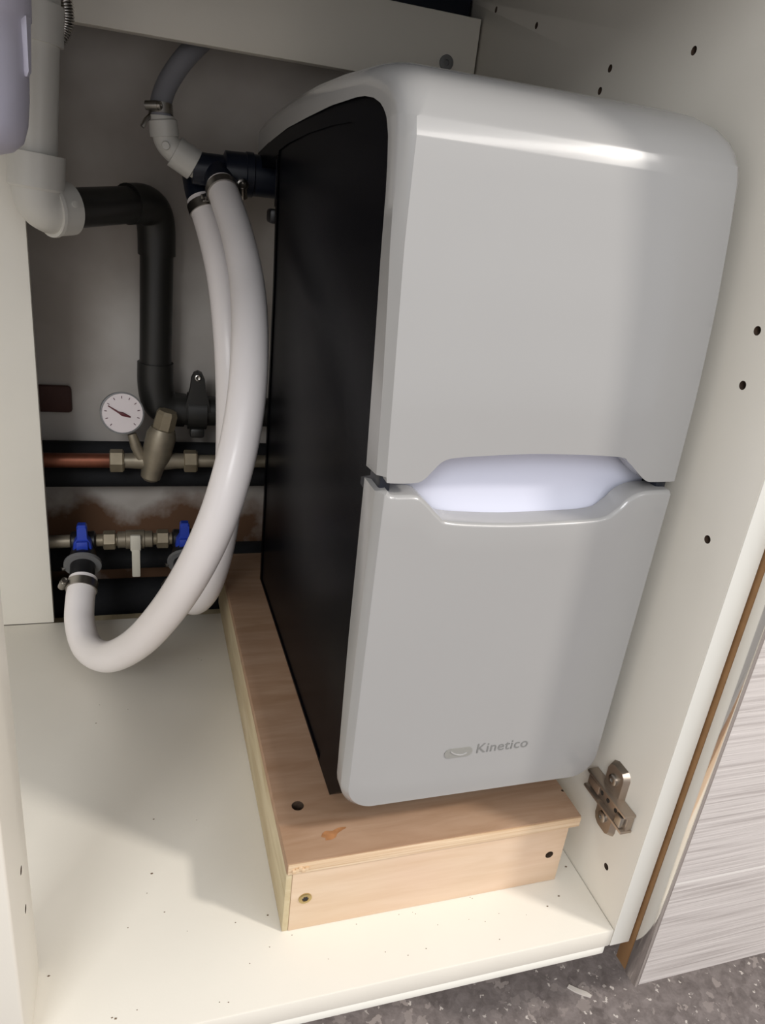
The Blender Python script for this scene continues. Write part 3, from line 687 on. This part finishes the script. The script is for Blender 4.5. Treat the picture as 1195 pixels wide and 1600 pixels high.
def lag(label, y, z, r, x0=-0.62, x1=-0.02):
    o = tube('lagged_pipe', [(x0, y, z), (-0.3, y, z), (x1, y, z)], r, M['foam'], None, 24); o['label'] = label; o['category'] = 'pipe'; o['group'] = 'black lagged pipes'
    return o
lag('thin black lagged pipe just above the copper pipe', 0.598, 0.172, 0.0115)
lag('black lagged pipe running just below the pressure valve', 0.590, 0.1445, 0.0155)
lag('black lagged pipe behind the blue lever valves', 0.588, 0.032, 0.0155)
lag('fat black lagged pipe lowest behind the cabinet floor', 0.585, -0.026, 0.025)

nb_ = box('void_dark_block', (-0.19, 0.54, 0.642), (-0.0035, 0.60, 0.702), M['navy'], None, 0.002); nb_['label'] = 'added dark blue-black block filling the void above the rear rail'; nb_['category'] = 'batten'  # dark block added in place of the shaded void under the worktop

# batten on the wall foot behind the cabinet floor
bt = box('timber_batten', (-0.6, 0.53, -0.085), (-0.05, 0.556, -0.033), M['ply_side'], None, 0.002); bt['label'] = 'pale timber batten low behind the cabinet floor edge'; bt['category'] = 'batten'
rb = box('brick_fragment', (-0.47, 0.606, 0.215), (-0.412, 0.6149, 0.2475), M['brown_board'], None, 0.004); rb['label'] = 'reddish brown patch of brick showing on the back wall at left'; rb['category'] = 'brick'

# ------------------------------------------------------------------ row of isolating valves
vy, vz = 0.522, 0.0880
vr = thing('valve_manifold', 'brass pipe row with centre ivory lever between two blue levers', 'pipe fitting', (-0.343, vy, 0.04))
tube('pipe', [(-0.56, vy, vz - 0.001), (-0.46, vy, vz - 0.001), (-0.412, vy, vz)], 0.0075, M['bronze'], vr, 18)
tube('pipe', [(-0.39, vy, vz), (-0.34, vy, vz), (-0.295, vy, vz)], 0.0070, M['brass'], vr, 18)
for x in (-0.372, -0.3125):
    lathe('compression_nut', [(-0.007, 0.0095), (-0.006, 0.0112), (0.006, 0.0112), (0.007, 0.0095)], (x, vy, vz), (1, 0, 0), M['brass'], vr, 6, smooth=20)
lathe('ball_valve_body', [(-0.020, 0.0085), (-0.019, 0.0098), (-0.011, 0.0098), (-0.010, 0.0112), (0.010, 0.0112), (0.011, 0.0098), (0.019, 0.0098), (0.020, 0.0085)], (-0.3435, vy, vz), (1, 0, 0), M['bronze'], vr, 24)
bm = bmesh.new(); bm_box(bm, (-0.3490, vy - 0.0175, vz - 0.008), (-0.3370, vy - 0.0115, vz + 0.0125), 0.002); bm_box(bm, (-0.3475, vy - 0.0185, vz - 0.041), (-0.3380, vy - 0.0145, vz - 0.005), 0.0015)
from_bm('lever', bm, M['lever_white'], vr, label='ivory lever pointing down')
def blue_valve(x, label):
    t = thing('isolating_valve', label, 'valve', (x, vy, 0.045), 'blue lever isolating valves')
    lathe('valve_body', [(-0.014, 0.008), (-0.012, 0.0112), (0.012, 0.0112), (0.014, 0.008)], (x, vy, vz), (1, 0, 0), M['clip_black'], t, 20)
    # outlet tail bending forward and down to the hose
    d = Vector((0.0, -0.90, -0.42)).normalized(); o = Vector((x, vy - 0.006, vz - 0.008))
    lathe('outlet_tail', [(0, 0.0125), (0.012, 0.0150), (0.02, 0.0185), (0.024, 0.0185), (0.024, 0.0135), (0.05, 0.0130), (0.052, 0.011)], o, d, M['clip_black'], t, 28)
    lathe('collar_ring', [(0.0205, 0.0186), (0.0205, 0.0202), (0.0245, 0.0202), (0.0245, 0.0186)], o, d, M['grey_cap'], t, 28)
    # blue T lever
    V = []; prof = [(-0.0110, -0.004), (0.0110, -0.004), (0.0095, 0.010), (0.0058, 0.016), (0.0055, 0.029), (0.0040, 0.0315), (-0.0040, 0.0315), (-0.0055, 0.029), (-0.0058, 0.016), (-0.0095, 0.010)]
    yb = vy - 0.0195
    for yy, s in ((yb, 0.88), (yb + 0.002, 1.0), (yb + 0.010, 1.0)):
        for a, b in prof: V.append((x + a * s, yy, vz - 0.004 + 0.012 + (b - 0.012) * s))
    n = len(prof); F = [tuple(range(n)), tuple(range(2 * n, 3 * n))]
    for q in range(2):
        for i in range(n): F.append((q * n + i, q * n + (i + 1) % n, (q + 1) * n + (i + 1) % n, (q + 1) * n + i))
    lv = pyd('lever', V, F, M['blue'], t, 30, 'bright blue lever')
    box('lever_grip', (x - 0.0062, yb - 0.0042, vz - 0.006), (x + 0.0062, yb + 0.001, vz + 0.009), M['blue'], lv, 0.0012)
    lathe('collar_tab', [(0, 0.0022), (0.003, 0.002)], o + Vector((-0.0195, -0.02, -0.014)), (-1, -0.4, 0), M['steel'], t, 10)
    return t
blue_valve(-0.4003, 'blue levered valve at left where the looping hose ends')
blue_valve(-0.2880, 'blue levered valve at right, half behind the white hoses')

# ------------------------------------------------------------------ trap bottle and braided tail at the upper left
tb = thing('bottle_trap', 'lilac white plastic trap bowl hanging at top left corner', 'trap', (-0.437, 0.27, 0.488))
bx, by, brad = -0.4425, 0.272, 0.0425
prof = [(0.0, 0.001), (0.0005, 0.020), (0.004, 0.031), (0.010, 0.0375), (0.020, 0.0405), (0.035, brad - 0.0004), (0.060, brad + 0.0005), (0.0775, brad + 0.001), (0.0795, brad + 0.0032), (0.10, brad + 0.0036), (0.2175, brad + 0.0036)]
lathe('bowl', prof, (bx, by, 0.4855), (0.012, 0.02, 1), M['bottle'], tb, 48, smooth=50)
V = []
for (s, w, dpt) in ((0.0, 0.0022, 0.002), (0.003, 0.0034, 0.0035), (0.022, 0.0050, 0.0042), (0.032, 0.0058, 0.0046)):
    a0 = math.radians(-10); rr = brad - 0.001 + dpt
    d1 = Vector((math.cos(a0), math.sin(a0), 0)); t1 = Vector((-math.sin(a0), math.cos(a0), 0)); c = Vector((bx + 0.0006, by, 0.4855 + 0.0475 + s))
    V += [c + d1 * (rr - 0.008) - t1 * w, c + d1 * rr - t1 * w * 0.8, c + d1 * rr + t1 * w * 0.8, c + d1 * (rr - 0.008) + t1 * w]
F = [(0, 1, 2, 3), (12, 13, 14, 15)]
for q in range(3):
    for i in range(4): F.append((q * 4 + i, q * 4 + (i + 1) % 4, (q + 1) * 4 + (i + 1) % 4, (q + 1) * 4 + i))
pyd('grip_rib', V, F, M['bottle'], tb, 40)

fh = thing('braided_tap_tail', 'steel braided tap hose curling behind the white pipe coupling', 'hose', (-0.40, 0.49, 0.57))
pf = catmull([(-0.405, 0.492, 0.655), (-0.3975, 0.492, 0.632), (-0.3925, 0.492, 0.615), (-0.3915, 0.492, 0.600), (-0.3955, 0.492, 0.588), (-0.405, 0.490, 0.578)], 40)
tube('hose_core', pf, [0.0066 + 0.0004 * math.sin(i * 2.2) for i in range(len(pf))], M['steel'], fh, 14)
fr = frames(pf)
gm = []
for ph0 in (0.0, math.pi):
    gm.append(tube_geo([p + (f_[1] * math.cos(i * 0.55 + ph0) + f_[2] * math.sin(i * 0.55 + ph0)) * 0.0070 for i, (p, f_) in enumerate(zip(pf, fr))], 0.0007, 6))
multi('braid', gm, M['chrome'], fh, 60)

# glue stain on the plinth top
random.seed(3)
V = []; nst = 22
for k in range(nst):
    a = 2 * math.pi * k / nst; rr = 1 + 0.35 * math.sin(3 * a + 1) + random.uniform(-0.15, 0.15)
    V.append((-0.2095 + 0.0085 * rr * math.cos(a), 0.0695 + 0.0036 * rr * math.sin(a) + 0.0028 * math.cos(a), PH + 0.00015))
pyd('glue_stain', V, [tuple(range(nst))], mat('orange_glue', (196, 138, 92), 0.5, var=0.3, scale=120), top, 0, 'orange glue smear')

# ------------------------------------------------------------------ litter
pts = [(0.0345, 0.0625), (0.0375, 0.0645), (0.0440, 0.0590), (0.0505, 0.0545), (0.0535, 0.0505), (0.0515, 0.0490), (0.0455, 0.0525), (0.0395, 0.0570)]
V = [(a, b, FLOOR + h) for h in (0.0, 0.0014) for a, b in pts]
sl = pyd('plastic_sliver', V, [tuple(range(8)), tuple(range(8, 16))] + [(i, (i + 1) % 8, 8 + (i + 1) % 8, 8 + i) for i in range(8)], M['sliver'], None, 30); sl['label'] = 'white plastic sliver lying on the grey floor'; sl['category'] = 'litter'

V = []; F = []
spots = [(-0.3984, 0.052), (-0.3586, 0.0156), (-0.3565, 0.0145), (-0.3249, 0.0843), (-0.3804, 0.3026), (-0.333, 0.1195), (-0.3305, 0.1731), (-0.0279, 0.0362), (-0.0417, 0.0297), (-0.0075, 0.0603), (-0.2532, 0.0665)]
spots += [(random.uniform(-0.39, -0.05), random.uniform(0.008, 0.05)) for _ in range(22)] + [(random.uniform(-0.39, -0.26), random.uniform(0.05, 0.4)) for _ in range(10)]
for i, (x, y) in enumerate(spots):
    q = (0.0012 if i < 11 else 0.0006) * random.uniform(0.6, 1.1); a = random.uniform(0, 3); b = len(V)
    for k in range(4): V.append((x + q * math.cos(a + k * 1.57), y + q * math.sin(a + k * 1.57) * 0.7, 0.0))
    V.append((x, y, q * 0.6)); F += [(b + k, b + (k + 1) % 4, b + 4) for k in range(4)]
sp = pyd('dust_specks', V, F, mat('brown_crumbs', (110, 92, 74), 0.9), None, 0); sp['label'] = 'tiny brown dust specks scattered on the cream cabinet floor'; sp['category'] = 'dust'; sp['kind'] = 'stuff'
